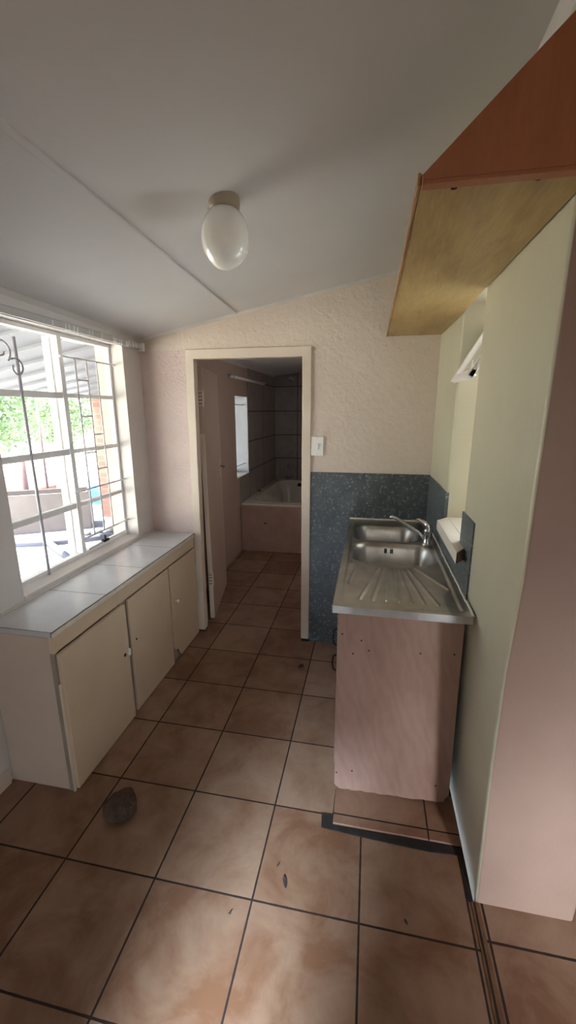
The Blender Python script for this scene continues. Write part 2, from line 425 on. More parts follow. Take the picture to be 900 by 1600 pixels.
# dark flecked splashback tiles
struct(obj('wall_tiles_back', B(.655, RW + .0, YW - .006, YW + .01, 0.001, 1.198), 'dark_tile'), 'dark blue grey flecked tiles on the far wall behind the sink', 'wall tiles')
bm = bmesh.new()
TY0 = .512
wall_cells(bm, 'X', RW - .012, RW + .004, [TY0, W2Y0, W2Y1, YW - .006], [.88, W2Z0, 1.193], [(W2Y0, W2Y1, W2Z0, 1.3)],
           lambda x, y, z: (x - (.008 if y > 1.6 else 0) + .006, y, z))
struct(obj('wall_tiles_right', bm, 'dark_tile_side'), 'dark flecked tiles on the right wall around the sill', 'wall tiles')

# ------------------------------------------------------------------ window 1 (steel, barred)
XF = -.56
win = sroot('window_1', 'white steel window in the left wall looking onto the porch', 'window', (XF, (WY0 + WY1) / 2, WZ0))
bm = bmesh.new(); fw = .020
MY0, MY1 = .975, 1.006
for a in ((WY0, WY1, WZ0, WZ0 + fw + .006), (WY0, WY1, WZ1 - fw, WZ1)): box(bm, XF - .02, XF + .015, a[0], a[1], a[2], a[3])
for a in ((WY0, WY0 + fw), (WY1 - fw, WY1)): box(bm, XF - .019, XF + .014, a[0], a[1], WZ0, WZ1)
box(bm, XF - .021, XF + .018, MY0, MY1, WZ0, WZ1)
rows = [1.072, 1.366, 1.657]
for z in rows:
    box(bm, XF - .016, XF + .012, WY0, MY0, z - .015, z + .015)
    box(bm, XF - .016, XF + .012, MY1, WY1, z - .011, z + .011)
for z in rows[1:]: pass
bevel(obj('window_frame', bm, 'win_steel', win), .0025)
# glazing, one pane per light
zz = [WZ0 + fw] + rows + [WZ1 - fw]
for (ya, yb) in ((WY0 + fw, MY0), (MY1, WY1 - fw)):
    for a, b in zip(zz, zz[1:]): obj('pane', B(XF - .004, XF, ya - .004, yb + .004, a + .008, b - .008), 'glass', win)
bm = bmesh.new()
box(bm, XF - .062, XF - .022, MY0 - .010, MY0 + .004, WZ0, WZ1 - .02);
bevel(obj('outer_stile', bm, 'win_steel', win), .003)
obj('window_surround', B(-.645, XF - .022, WY1 - .006, WY1 + .01, WZ0, WZ1), 'outwall', win)
# sloped plaster sill between frame and worktop
bm = bmesh.new(); hexa(bm, [(XF - .02, WY0, WZ0 - .03), (XW + .004, WY0, WZ0 - .03), (XW + .004, WY1, WZ0 - .03), (XF - .02, WY1, WZ0 - .03),
                            (XF - .02, WY0, WZ0 + .014), (XW + .004, WY0, WZ0 - .002), (XW + .004, WY1, WZ0 - .002), (XF - .02, WY1, WZ0 + .014)])
bevel(obj('window_sill', bm, 'wall_white', win), .003)
# casement stay and catch
bm = bmesh.new(); tube(bm, [(XF + .02, 1.03, WZ0 + .030), (XF + .028, 1.12, WZ0 + .038), (XF + .028, 1.36, WZ0 + .040), (XF + .018, 1.40, WZ0 + .035)], .004, 8)
obj('window_stay', bm, 'bar_dark', win, True)
bm = bmesh.new(); cyl(bm, (XF + .028, 1.17, WZ0 + .034), (XF + .028, 1.17, WZ0 + .075), .006); box(bm, XF + .018, XF + .04, 1.145, 1.195, WZ0 + .036, WZ0 + .050)
bevel(obj('window_catch', bm, 'black', win), .002)

# burglar bars (rods on the room side)
XB = -.525
bars = empty('burglar_bars', 'white burglar bar grille with stepped rungs across the right window lights', 'burglar bars', (XB, 1.18, .88))
def rod(p, q, r=.0042, par=None, name='bar', mat='bar_steel'):
    bm = bmesh.new(); tube(bm, [p, q], r, 10); return obj(name, bm, mat, par, True)
for y, za, zb in ((1.070, .884, 1.852), (1.162, .886, 1.848), (1.252, .886, 1.844)): rod((XB, y, za), (XB, y, zb), .0045, bars)
for z, ya, yb in ((1.848, .962, 1.43), (1.152, .945, 1.43), (.884, .955, 1.43)): rod((XB, ya, z), (XB, yb, z), .0048, bars, 'cross_bar')
for z, ya, yb in ((1.740, 1.070, 1.162), (1.550, 1.070, 1.162), (1.448, 1.162, 1.252), (1.351, 1.070, 1.162), (1.251, 1.162, 1.252)): rod((XB, ya, z), (XB, yb, z), .0048, bars, 'rung')
# scroll bar on the left lights
sb = empty('scroll_bar', 'grey vertical burglar bar with an S scroll near its top, left window lights', 'burglar bars', (XB, .69, .78))
rod((XB, .685, 1.895), (XB, .692, WZ0 + .01), .0068, sb, 'bar', 'bar_dark')
def spiral(cy, cz, r0, r1, a0, a1, n=26): return [(XB + .006, cy + (r0 + (r1 - r0) * i / n) * math.cos(a0 + (a1 - a0) * i / n), cz + (r0 + (r1 - r0) * i / n) * math.sin(a0 + (a1 - a0) * i / n)) for i in range(n + 1)]
bm = bmesh.new(); s1 = spiral(.672, 1.764, .020, .042, PI * .85, PI * 2.72); tube(bm, s1, .0042, 8)
obj('scroll', bm, 'bar_dark', sb, True)
bm = bmesh.new(); s2 = spiral(.600, 1.83, .016, .052, PI * 1.9, -PI * .3); tube(bm, [s for s in s2], .0042, 8); obj('scroll', bm, 'bar_dark', sb, True)

# curtain track
tr_ = empty('curtain_rail', 'pale curtain track above the barred window, up under the ceiling', 'curtain rail', (-.435, .6, 1.955))
bm = bmesh.new(); box(bm, -.450, -.436, -.6, 1.575, 1.952, 1.984); box(bm, -.432, -.418, -.6, 1.575, 1.955, 1.985); box(bm, -.452, -.416, -.6, 1.575, 1.984, 1.989)
bevel(obj('track', bm, 'rail_white', tr_), .002)
bm = bmesh.new(); box(bm, -.458, -.41, 1.575, 1.60, 1.945, 1.993); cyl(bm, (-.434, 1.60, 1.968), (-.434, 1.622, 1.950), .008, .006); bevel(obj('end_bracket', bm, 'white_plastic', tr_), .003)
for y in (.80, .885, .91, .945, .97, 1.06, 1.085, 1.165, 1.27, 1.285, 1.30, 1.33, 1.35, 1.40, 1.415, 1.43, 1.475, 1.505):
    bm = bmesh.new(); dz = random.uniform(-.004, .004); box(bm, -.4175, -.4135, y - .004, y + .004, 1.952 + dz, 1.982 + dz); obj('glider', bm, 'white_plastic', tr_)

# ------------------------------------------------------------------ doorway
door = sroot('door_1', 'bathroom doorway with cream steel frame and door opened inwards', 'door', (.25, YW, 0))
JX0, JX1, JZ = -.092, .600, 1.893
bm = bmesh.new()
def jamb(xa, xb, lean_in=0.0):
    hexa(bm, [(xa - lean_in, YW - .014, .0), (xb - lean_in, YW - .014, .0), (xb - lean_in, YW + .045, .0), (xa - lean_in, YW + .045, .0),
              (xa, YW - .014, DZ + .002), (xb, YW - .014, DZ + .002), (xb, YW + .045, DZ + .002), (xa, YW + .045, DZ + .002)])
jamb(DX0 - .006, JX0, .022); jamb(JX1, DX1 + .004)
box(bm, JX0 - .01, JX1 + .01, YW - .0135, YW + .0445, JZ, DZ + .0015)
bevel(obj('door_frame', bm, 'frame_paint', door), .004)
bm = bmesh.new(); box(bm, JX1 + .001, DX1 + .005, YW - .0145, YW + .0455, .001, .022); box(bm, DX0 - .029, JX0 - .021, YW - .0145, YW + .0455, .001, .012)
obj('frame_foot', bm, 'mortar', door)
# leaf, hinged on the left jamb
leaf = obj('door_leaf', B(-.036, 0, 0, .68, .012, 1.868), 'door_paint')
ang = math.atan2(.133, .665)
leaf.parent = door; leaf.location = Vector((-.102, YW + .168, 0)) - Vector(door.location); leaf.rotation_euler = (0, -.008, ang); bevel(leaf, .003)
def on_leaf(name, bm, mat, sm=False):
    o = obj(name, bm, mat, None, sm); o.parent = leaf; return o
on_leaf('door_edge_strip', B(-.034, -.002, -.006, .002, 0.02, 1.42), 'frame_paint')
for z in (1.66, .34):
    bm = bmesh.new(); box(bm, -.030, -.002, -.010, -.004, z - .05, z + .05); cyl(bm, (.002, -.006, z - .055), (.002, -.006, z + .055), .006, n=12)
    h = on_leaf('hinge', bm, 'frame_paint')
    bm = bmesh.new()
    for dz in (-.035, -.012, .012, .035):
        for dx in (-.022, -.010): cyl(bm, (dx + .002 * (dz > 0), -.0115, z + dz), (dx, -.0095, z + dz), .0045, n=8)
    s = on_leaf('screw', bm, 'black'); s.name = 'hinge_screws'; s.parent = h; s.matrix_parent_inverse = Matrix()
bm = bmesh.new(); box(bm, 0, .004, .575, .612, 1.02, 1.17); on_leaf('lock_plate', bm, 'frame_paint')
bm = bmesh.new(); cyl(bm, (.002, .594, 1.12), (.045, .594, 1.12), .008, n=12); tube(bm, [(.042, .594, 1.12), (.046, .57, 1.12), (.044, .50, 1.118)], .007, 10); on_leaf('door_handle', bm, 'brass', True)

# ------------------------------------------------------------------ light switch
sw = empty('light_switch', 'white light switch on the far wall just right of the door frame', 'light switch', (.697, YW, 1.30))
bevel(obj('switch_plate', B(.657, .737, YW - .012, YW + .001, 1.302, 1.422), 'white_plastic', sw), .004)
bevel(obj('switch_rocker', B(.688, .706, YW - .017, YW - .011, 1.342, 1.378), 'white_plastic', sw), .002)
for z in (1.313, 1.411): bm = bmesh.new(); cyl(bm, (.697, YW - .0128, z), (.697, YW - .0115, z), .003, n=10); obj('plate_screw', bm, 'rail_white', sw)

# ------------------------------------------------------------------ low cabinet under the window
cab = empty('low_cabinet', 'low cream cabinet with three doors under the window', 'cabinet', (-.3, .9, 0))
FX = -.155; CY0, CY1 = .255, 1.600
bm = bmesh.new()
box(bm, XW + .003, FX - .018, CY0, CY0 + .016, .0, .722)            # near end panel
box(bm, XW + .003, FX - .018, CY1 - .016, CY1, 0, .722)
box(bm, XW + .013, FX - .030, CY0 + .017, CY1 - .017, .03, .045); box(bm, XW + .004, XW + .012, CY0 + .017, CY1 - .017, 0, .72)
bevel(obj('carcass', bm, 'cab_side', cab), .002)
bm = bmesh.new()
box(bm, FX - .020, FX - .001, CY0 - .004, CY1, .655, .728)                  # top rail
bevel(obj('top_rail', bm, 'cab_paint', cab), .003)
for a, b in ((CY0 - .004, CY0 + .014), (.704, .756), (1.188, 1.206), (CY1 - .014, CY1)): bevel(obj('stile', B(FX - .022, FX - .004, a, b, .0, .656), 'stile', cab), .002)
doors = [((.262, .712), 'knob'), ((.752, 1.187), None), ((1.203, 1.585), 'knob')]
for i, ((a, b), kn) in enumerate(doors):
    bm = bmesh.new(); xa, xb = FX - .003, FX + (.017 if i == 0 else .010)
    if i == 2:   # broken lower corner
        prof = [(a, .11), (a + .02, .085), (a + .055, .075), (a + .09, .010), (b, .010), (b, .650), (a, .650)]
        v0 = [bm.verts.new((xa, y, z)) for y, z in prof]; v1 = [bm.verts.new((xb, y, z)) for y, z in prof]; bm.faces.new(v0); bm.faces.new(v1[::-1])
        for q in range(len(prof)): w_ = (q + 1) % len(prof); bm.faces.new((v0[q], v0[w_], v1[w_], v1[q]))
    else: box(bm, xa, xb, a, b, .008, .650)
    d = bevel(obj('door', bm, 'cab_paint', cab), .002)
    if i == 0:
        bm = bmesh.new(); box(bm, xb, xb + .016, .690, .706, .378, .414); bevel(obj('knob', bm, 'white_plastic', d), .004)
        bm = bmesh.new(); cyl(bm, (xb - .001, .672, .392), (xb + .002, .672, .392), .009, n=12); obj('chipped_hole', bm, 'black', d)
    if i == 1: bm = bmesh.new(); cyl(bm, (xb - .001, .795, .410), (xb + .0015, .795, .410), .006, n=12); obj('screw_hole', bm, 'black', d)
    if i == 2: bm = bmesh.new(); lathe(bm, [(0, .024), (.010, .023), (.013, .016), (.007, .008), (.006, 0)], n=20); bmesh.ops.rotate(bm, verts=bm.verts, cent=(0, 0, 0), matrix=Matrix.Rotation(PI / 2, 3, 'Y')); bmesh.ops.translate(bm, verts=bm.verts, vec=(xb, 1.255, .41)); obj('knob', bm, 'white_plastic', d, True)
bm = bmesh.new(); hexa(bm, [(FX - .004, 1.208, .012), (FX + .004, 1.208, .012), (FX + .004, 1.275, .012), (FX - .004, 1.275, .012), (FX - .004, 1.208, .105), (FX + .004, 1.208, .105), (FX + .004, 1.235, .080), (FX - .004, 1.235, .080)])
obj('broken_corner_piece', bm, 'stile', cab)
bm = bmesh.new(); box(bm, FX + .001, FX + .004, CY0 - .008, CY0 + .006, .0, .52); bevel(obj('edge_strip', bm, 'frame_paint', cab), .001)
# tiled worktop
wt = obj('tiled_worktop', B(XW + .001, FX + .006, .243, YW - .016, .730, .752), 'worktop')
tag(bevel(wt, .003), 'worktop of large white tiles on the low cabinet', 'worktop')
bm = bmesh.new(); box(bm, XW - .0, XW + .018, WY0 - .2, YW - .0165, .7525, .757); bevel(obj('filler_bead', bm, 'wall_white', wt), .003)
bm = bmesh.new(); box(bm, FX + .0062, FX + .009, .243, YW - .03, .731, .749); obj('edge_filler', bm, 'cap_edge', wt)
struct(bevel(obj('baseboard_left', B(XW, XW + .012, -1.6, .238, 0, .075), 'frame_paint'), .003), 'short white skirting left of the low cabinet', 'skirting')

# ------------------------------------------------------------------ sink unit
SX0, SX1, SY0, SY1, SZ = .913, 1.386, .370, YW - .008, .905
su = empty('sink_cabinet', 'plywood sink cabinet with streaky pink end panel beneath the steel sink', 'cabinet', (1.16, .9, 0))
PX0, PX1, PY = .934, 1.384, .470
bm = bmesh.new(); n = 24; fr_ = []; bk = []
random.seed(9)
low = [(PX0 + (PX1 - PX0) * i / n, .010 + .012 * (i / n) + random.uniform(-.004, .004)) for i in range(n + 1)]
low[0] = (PX0 - .002, .03); low[-1] = (PX1 - .008, .035)
prof = low + [(PX1 + .010, .06), (PX1, .875), (PX0 - .008, .875)]
v0 = [bm.verts.new((x, PY, z)) for x, z in prof]; v1 = [bm.verts.new((x, PY + .016, z)) for x, z in prof]
bm.faces.new(v0); bm.faces.new(v1[::-1])
for q in range(len(prof)): w_ = (q + 1) % len(prof); bm.faces.new((v0[q], v0[w_], v1[w_], v1[q]))
pn = obj('end_panel', bm, 'plywood', su)
for x, z in ((PX0 + .012, .84), (PX0 + .012, .74), (PX0 + .006, .09), (PX0 + .07, .11), (1.20, .83), (1.02, .72), (1.34, .10), (1.36, .70), (.99, .66), (1.05, .68), (1.24, .69)):
    bm = bmesh.new(); cyl(bm, (x, PY - .0015, z), (x, PY + .001, z), .0035, n=8); obj('screw_head', bm, 'black', pn)
bm = bmesh.new()
box(bm, PX0, PX1, PY + .016, SY1 - .02, .05, .066); box(bm, PX1 - .016, PX1 - .004, PY + .016, SY1 - .02, .05, .70); box(bm, PX0, PX1, SY1 - .03, SY1 - .014, .05, .70); box(bm, PX0 + .002, PX0 + .02, PY + .016, PY + .06, .03, .872)
box(bm, PX0 + .002, PX1, PY + .016, SY1 - .02, 0.0, .05)
obj('carcass', bm, 'plywood', su)
for a, b in ((.54, .89), (.90, 1.25), (1.26, 1.59)):
    d = bevel(obj('door', B(PX0 - .012, PX0 + .002, a, b, .07, .86), 'plywood', su), .002)
    for z0 in ((.66, .54) if a < .6 else (.60,)):
        yy = a + .04; xk = PX0 - .012
        bm = bmesh.new(); tube(bm, [(xk, yy, z0 + .04), (xk - .016, yy, z0 + .030), (xk - .020, yy, z0), (xk - .016, yy, z0 - .030), (xk, yy, z0 - .04)], .0035, 8); obj('wire_handle', bm, 'black', d, True)

# plinth tiles and the missing-tile groove on the floor
struct(bevel(obj('floor_plinth', B(.940, 1.416, .312, .52, .0, .010), 'plinth_tile'), .002), 'narrow cut floor tiles in front of the sink panel', 'plinth tiles')
bm = bmesh.new()
ring = [(.893, .350), (.936, .352), (.938, .470), (.941, .470), (.942, .309), (1.41, .314), (1.418, .280), (1.30, .272), (1.16, .276), (.98, .285), (.897, .290)]
va = [bm.verts.new((x, y, .0035)) for x, y in ring]; vb = [bm.verts.new((x, y, -.01)) for x, y in ring]; bm.faces.new(va); bm.faces.new(vb[::-1])
for q in range(len(ring)): w_ = (q + 1) % len(ring); bm.faces.new((va[q], va[w_], vb[w_], vb[q]))
struct(obj('floor_gap', bm, 'mortar'), 'black gap of missing tile along the sink plinth', 'floor gap')
struct(obj('floor_joint', B(1.405, 1.419, .13, 1.62, .0, .004), 'mortar'), 'dark joint between floor and right wall', 'floor joint')

# steel sink top: height field
sk = empty('kitchen_sink', 'stainless steel double bowl sink with fluted drainer on the plywood cabinet', 'sink', (1.15, 1.0, SZ))
bowls = [(.950, 1.345, .862, 1.148), (.946, 1.300, 1.205, 1.505)]
def rr(x, y, b, r):   # signed distance to rounded rect
    cx, cy = (b[0] + b[1]) / 2, (b[2] + b[3]) / 2; qx = abs(x - cx) - (b[1] - b[0]) / 2 + r; qy = abs(y - cy) - (b[3] - b[2]) / 2 + r
    return math.hypot(max(qx, 0), max(qy, 0)) + min(max(qx, qy), 0) - r
def sm(a, b, x): t = max(0, min(1, (x - a) / (b - a))); return t * t * (3 - 2 * t)
grooves = []
for i in range(9):
    t = (i - 4) / 4.0; grooves.append(((1.145 + t * .085, .800 - abs(t) * .02), (1.145 + t * .185, .455 + .0 * abs(t))))
grooves[0] = ((.985, .82), (.962, .60)); grooves[8] = ((1.24, .81), (1.345, .60))
grooves.append(((.960, .845), (1.03, .835))); 
def hz(x, y):
    z = 0.0
    inner = rr(x, y, (SX0 + .028, SX1 - .028, SY0 + .030, SY1 - .028), .02)
    z -= .007 * sm(.004, -.006, inner)
    for b in bowls:
        d = rr(x, y, b, .085); z -= .150 * sm(.004, -.052, d) + .003 * sm(.014, .0, d)
        if d < -.03: z -= .008 * sm(-.03, -.14, d)
    for (ax, ay), (bx_, by) in grooves:
        dx, dy = bx_ - ax, by - ay; L = math.hypot(dx, dy); t = max(0, min(1, ((x - ax) * dx + (y - ay) * dy) / L / L)); d = math.hypot(x - ax - t * dx, y - ay - t * dy)
        z += .0058 * sm(.009, .002, d)
    return z
bm = bmesh.new(); nx, ny = 130, 330; G = []
for j in range(ny + 1):
    G.append([])
    for i in range(nx + 1):
        x = SX0 + (SX1 - SX0) * i / nx; y = SY0 + (SY1 - SY0) * j / ny; G[-1].append(bm.verts.new((x, y, SZ + hz(x, y))))
for j in range(ny):
    for i in range(nx): bm.faces.new((G[j][i], G[j][i + 1], G[j + 1][i + 1], G[j + 1][i]))
edge = [G[0][i] for i in range(nx + 1)] + [G[j][nx] for j in range(1, ny + 1)] + [G[ny][i] for i in range(nx - 1, -1, -1)] + [G[j][0] for j in range(ny - 1, 0, -1)]
low_ = [bm.verts.new((v.co.x, v.co.y, SZ - .028)) for v in edge]
for q in range(len(edge)): w_ = (q + 1) % len(edge); bm.faces.new((edge[q], low_[q], low_[w_], edge[w_]))
st = obj('sink_top', bm, 'steel', sk, True, recalc=False)
st.data.set_sharp_from_angle(angle=math.radians(50))
for b, dep in zip(bowls, (0, 0)):
    cx, cy = (b[0] + b[1]) / 2 + .02, (b[2] + b[3]) / 2
    bm = bmesh.new(); lathe(bm, [(0, .002), (.030, .002), (.042, .006), (.045, .003), (.045, -.004)], (cx, cy, SZ - .168), 28); obj('waste', bm, 'chrome', sk, True)
bm = bmesh.new()
for x in (1.120, 1.127, 1.150, 1.158):
    for z in (0, -.010): cyl(bm, (x, 1.120 + z * .25, SZ - .036 + z), (x, 1.150, SZ - .030 + z), .0030, n=8)
obj('overflow_holes', bm, 'black', sk)
# sealant bead round the wall edges
bm = bmesh.new(); random.seed(3)
tube(bm, [(SX0 + (SX1 - SX0) * i / 24, SY1 - .004, SZ + .003 + random.uniform(-.001, .001)) for i in range(25)], .006, 8)
tube(bm, [(SX1 + .000 + random.uniform(-.0015, .0015), SY0 + .003 + (SY1 - SY0 - .006) * i / 60, SZ + .002 + random.uniform(-.001, .001)) for i in range(61)], .0045, 8)
obj('sealant', bm, 'cap_edge', sk, True)

# mixer tap
tp = empty('mixer_tap', 'chrome mixer tap with swivel spout at the right of the sink', 'tap', (1.335, 1.176, SZ - .007))
bm = bmesh.new(); lathe(bm, [(0, 0), (.030, 0), (.030, .006), (.024, .010), (.021, .014), (.021, .070), (.023, .072), (.023, .078), (.020, .084), (.014, .098), (0, .104)], tuple(tp.location), 28); obj('tap_body', bm, 'chrome', tp, True)
bm = bmesh.new(); bz = SZ - .007
tube(bm, [(1.325, 1.180, bz + .028), (1.29, 1.205, bz + .052), (1.235, 1.235, bz + .083), (1.185, 1.265, bz + .108), (1.155, 1.283, bz + .115), (1.142, 1.290, bz + .107)], .010, 12, [.012, .0115, .0105, .010, .010, .010]); obj('spout', bm, 'chrome', tp, True)
bm = bmesh.new(); tube(bm, [(1.340, 1.172, bz + .090), (1.325, 1.195, bz + .108), (1.295, 1.235, bz + .116), (1.262, 1.275, bz + .114)], .008, 12, [.015, .012, .008, .006]); obj('lever', bm, 'chrome', tp, True)

# ------------------------------------------------------------------ window 2 on the right wall
w2 = sroot('window_2', 'narrow window recess in the right wall with a tilted sash', 'window', (1.5, .9, W2Z0))
bm = bmesh.new(); XG = 1.60
for a in ((W2Y0, W2Y0 + .025, W2Z0, W2Z1), (W2Y1 - .025, W2Y1, W2Z0, W2Z1), (W2Y0, W2Y1, W2Z0, W2Z0 + .03), (W2Y0, W2Y1, W2Z1 - .03, W2Z1), (W2Y0, W2Y1, 1.66, 1.69)): box(bm, XG - .015, XG + .02, *a)
obj('window_frame', bm, 'win_steel', w2)
obj('pane', B(XG, XG + .004, W2Y0, W2Y1, W2Z0, 1.66), 'glass', w2)
# sash hinged at its top edge, swung into the room
bm = bmesh.new()
A = Vector((1.372, 0, 1.700)); D_ = Vector((1.500, 0, 1.925)); u = (D_ - A).normalized(); nrm = Vector((-u.z, 0, u.x))
def sbar(bm, s0, s1, y0, y1, t0=-.010, t1=.010):
    pts = [A + u * s + nrm * t + Vector((0, y, 0)) for y in (y0, y1) for s, t in ((s0, t0), (s1, t0), (s1, t1), (s0, t1))]
    hexa(bm, pts)
Ls = (D_ - A).length; ya, yb = W2Y0 + .012, W2Y1 - .012
sbar(bm, 0, .030, ya, yb); sbar(bm, Ls - .03, Ls, ya, yb); sbar(bm, 0, Ls, ya, ya + .03); sbar(bm, 0, Ls, yb - .03, yb)
sa = bevel(obj('sash', bm, 'win_steel', w2), .003)
bm = bmesh.new(); sbar(bm, .02, Ls - .02, ya + .02, yb - .02, -.002, .002); obj('sash_pane', bm, 'glass', sa)
bm = bmesh.new(); tube(bm, [(1.44, yb - .05, 1.79), (1.435, yb - .05, 1.74), (1.46, yb - .045, 1.725)], .005, 8); obj('sash_stay', bm, 'win_steel', sa, True)
# projecting sill
bm = bmesh.new(); hexa(bm, [(1.352, .560, 1.020), (RW + .015, .640, 1.020), (RW + .015, 1.100, 1.020), (1.352, 1.045, 1.020), (1.352, .560, 1.066), (RW + .015, .640, 1.070), (RW + .015, 1.100, 1.070), (1.352, 1.045, 1.066)])
box(bm, RW + .014, 1.60, W2Y0, W2Y1, 1.03, W2Z0 + .006)
o = obj('window_sill', bm, ['sill_paint', 'sill_worn'], w2)
for p in o.data.polygons:
    if p.center.x < RW + .01 and p.center.y < .62 and abs(p.normal.z) < .5 and p.normal.x > -.9: p.material_index = 1
bevel(o, .003)

# ------------------------------------------------------------------ wooden shelf
sh = empty('wall_shelf', 'varnished wooden shelf high on the right wall with a red brown end board', 'shelf', (1.25, .8, 1.985))
bm = bmesh.new(); box(bm, 1.092, RW - .004, -.065, YW - .004, 1.990, 2.008); bevel(obj('shelf_board', bm, 'shelf', sh), .001)
bm = bmesh.new(); box(bm, 1.086, 1.0915, -.067, YW - .004, 1.988, 2.010); bevel(obj('edge_lipping', bm, 'shelf_edge', sh), .001)
bm = bmesh.new(); x0, z0 = 1.094, 1.994; n_ = 1.62
prof = [(x0, z0 - .003), (n_, z0 - .003), (n_, z0 + .50), (x0, z0 + .006)]
v0 = [bm.verts.new((x, -.083, z)) for x, z in prof]; v1 = [bm.verts.new((x, -.066, z)) for x, z in prof]; bm.faces.new(v0); bm.faces.new(v1[::-1])
for q in range(4): w_ = (q + 1) % 4; bm.faces.new((v0[q], v0[w_], v1[w_], v1[q]))
bevel(obj('end_board', bm, 'shelf_end', sh), .001)
bm = bmesh.new(); box(bm, x0, n_, -.0845, -.060, 1.983, 1.9905); bevel(obj('end_batten', bm, 'shelf_end', sh), .001)
for x, y in ((1.155, -.045), (1.30, -.05)): bm = bmesh.new(); cyl(bm, (x, y, 1.9885), (x, y, 1.992), .006, n=10); obj('screw_head', bm, 'black', sh)

# ------------------------------------------------------------------ ceiling lamp
LX, LY = .520, .490; LZ = ceil_z(LX, LY)
lamp = empty('ceiling_lamp', 'egg shaped opal glass ceiling lamp on a beige fitting', 'ceiling lamp', (LX, LY, LZ))
bm = bmesh.new(); lathe(bm, [(0, .01), (.050, .01), (.051, -.010), (.049, -.027), (.045, -.030), (0, -.030)], (LX, LY, LZ), 36); bevel(obj('lamp_fitting', bm, 'opal_cap', lamp, True), .002)
bm = bmesh.new(); R, H = .079, .188; top = -.023
prof = [(0.034, 0.0)]
for i in range(1, 25):
    a = PI * (.16 + .84 * i / 24); prof.append((R * math.sin(a) ** .92 if a < PI - 1e-6 else 0, -(1 - math.cos(a)) / 2 * H + .008))
prof[-1] = (0, -H + .008)
lathe(bm, [(r, z + top) for r, z in prof], (LX, LY, LZ), 48); obj('glass_shade', bm, 'opal', lamp, True)
bm = bmesh.new(); cyl(bm, (LX - .054, LY - .012, LZ - .028), (LX - .045, LY - .010, LZ - .028), .005, n=10); obj('fixing_screw', bm, 'white_plastic', lamp)

# ------------------------------------------------------------------ bathroom
BX, BY0, BY1 = -.388, YW + .12, 5.21
W3 = (3.335, 3.790, .858, 1.727)
bm = bmesh.new(); wall_cells(bm, 'X', BX, -.62, [BY0, W3[0], W3[1], BY1 + .1], [-.1, W3[2], W3[3], 2.9], [W3]); wbl = obj('wall_bathroom_left', bm, ['bath_paint', 'reveal_grey'])
for p in wbl.data.polygons:
    if abs(p.normal.x) < .5 and 3.2 < p.center.y < 3.9: p.material_index = 1
struct(wbl, 'painted left wall of the bathroom with a small window', 'wall')
struct(obj('wall_bathroom_left_tiles', B(BX - .004, BX + .007, 3.805, BY1, .54, 2.10), 'bath_tile'), 'grey tiles on the bathroom wall above the bath', 'wall tiles')
struct(obj('wall_bathroom_left_tiles_low', B(BX - .004, BX + .0068, 3.43, 3.805, .54, .855), 'bath_tile'), 'grey tiles under the small bathroom window', 'wall tiles')
struct(obj('wall_bathroom_end', B(-.66, 1.75, BY1, BY1 + .12, -.1, 2.9), 'bath_tile_end'), 'grey tiled end wall of the bathroom', 'wall')
struct(obj('wall_bathroom_right', B(1.0, 1.12, BY0, BY1, -.1, 2.9), 'bath_paint'), 'right wall of the bathroom', 'wall')
bm = bmesh.new(); q = [(-.66, BY0 - .06), (1.12, BY0 - .06), (1.12, BY1 + .1), (-.66, BY1 + .1)]
bz_ = lambda x: 2.058 + .12 * (x - BX)
hexa(bm, [(a, b, bz_(a)) for a, b in q] + [(a, b, bz_(a) + .08) for a, b in q]); struct(obj('ceiling_bathroom', bm, 'ceiling'), 'pale ceiling of the bathroom', 'ceiling')
bm = bmesh.new(); pts = []
for y in (BY0, BY1): pts += [(BX + .022, y, bz_(BX) + .003), (BX, y, bz_(BX) - .022), (BX - .004, y, bz_(BX) + .01)]
v = [bm.verts.new(p) for p in pts]; bm.faces.new(v[:3]); bm.faces.new(v[3:][::-1])
for a, b in ((0, 1), (1, 2), (2, 0)): bm.faces.new((v[a], v[b], v[b + 3], v[a + 3]))
struct(obj('trim_7', bm, 'trim'), 'cornice bead over the bathroom wall', 'cornice')
w3 = sroot('window_3', 'small bright bathroom window beside the bath', 'window', (-.6, 3.56, W3[2]))
bm = bmesh.new(); XG = -.585
for a in ((W3[0], W3[0] + .025, W3[2], W3[3]), (W3[1] - .025, W3[1], W3[2], W3[3]), (W3[0], W3[1], W3[2], W3[2] + .025), (W3[0], W3[1], W3[3] - .025, W3[3]), (3.55, 3.575, W3[2], W3[3])): box(bm, XG - .015, XG + .015, *a)
obj('window_frame', bm, 'win_steel', w3); obj('pane', B(XG - .002, XG + .002, W3[0], W3[1], W3[2], W3[3]), 'glass', w3)
for z in (.97, 1.64): rod((-.43, W3[0], z), (-.43, W3[1] + .004, z), .005, w3, 'burglar_bar', 'bar_dark')
bm = bmesh.new(); box(bm, -.57, BX + .006, W3[0] - .004, W3[1] + .004, W3[2] - .014, W3[2] + .002); obj('window_sill', bm, 'sill_paint', w3)

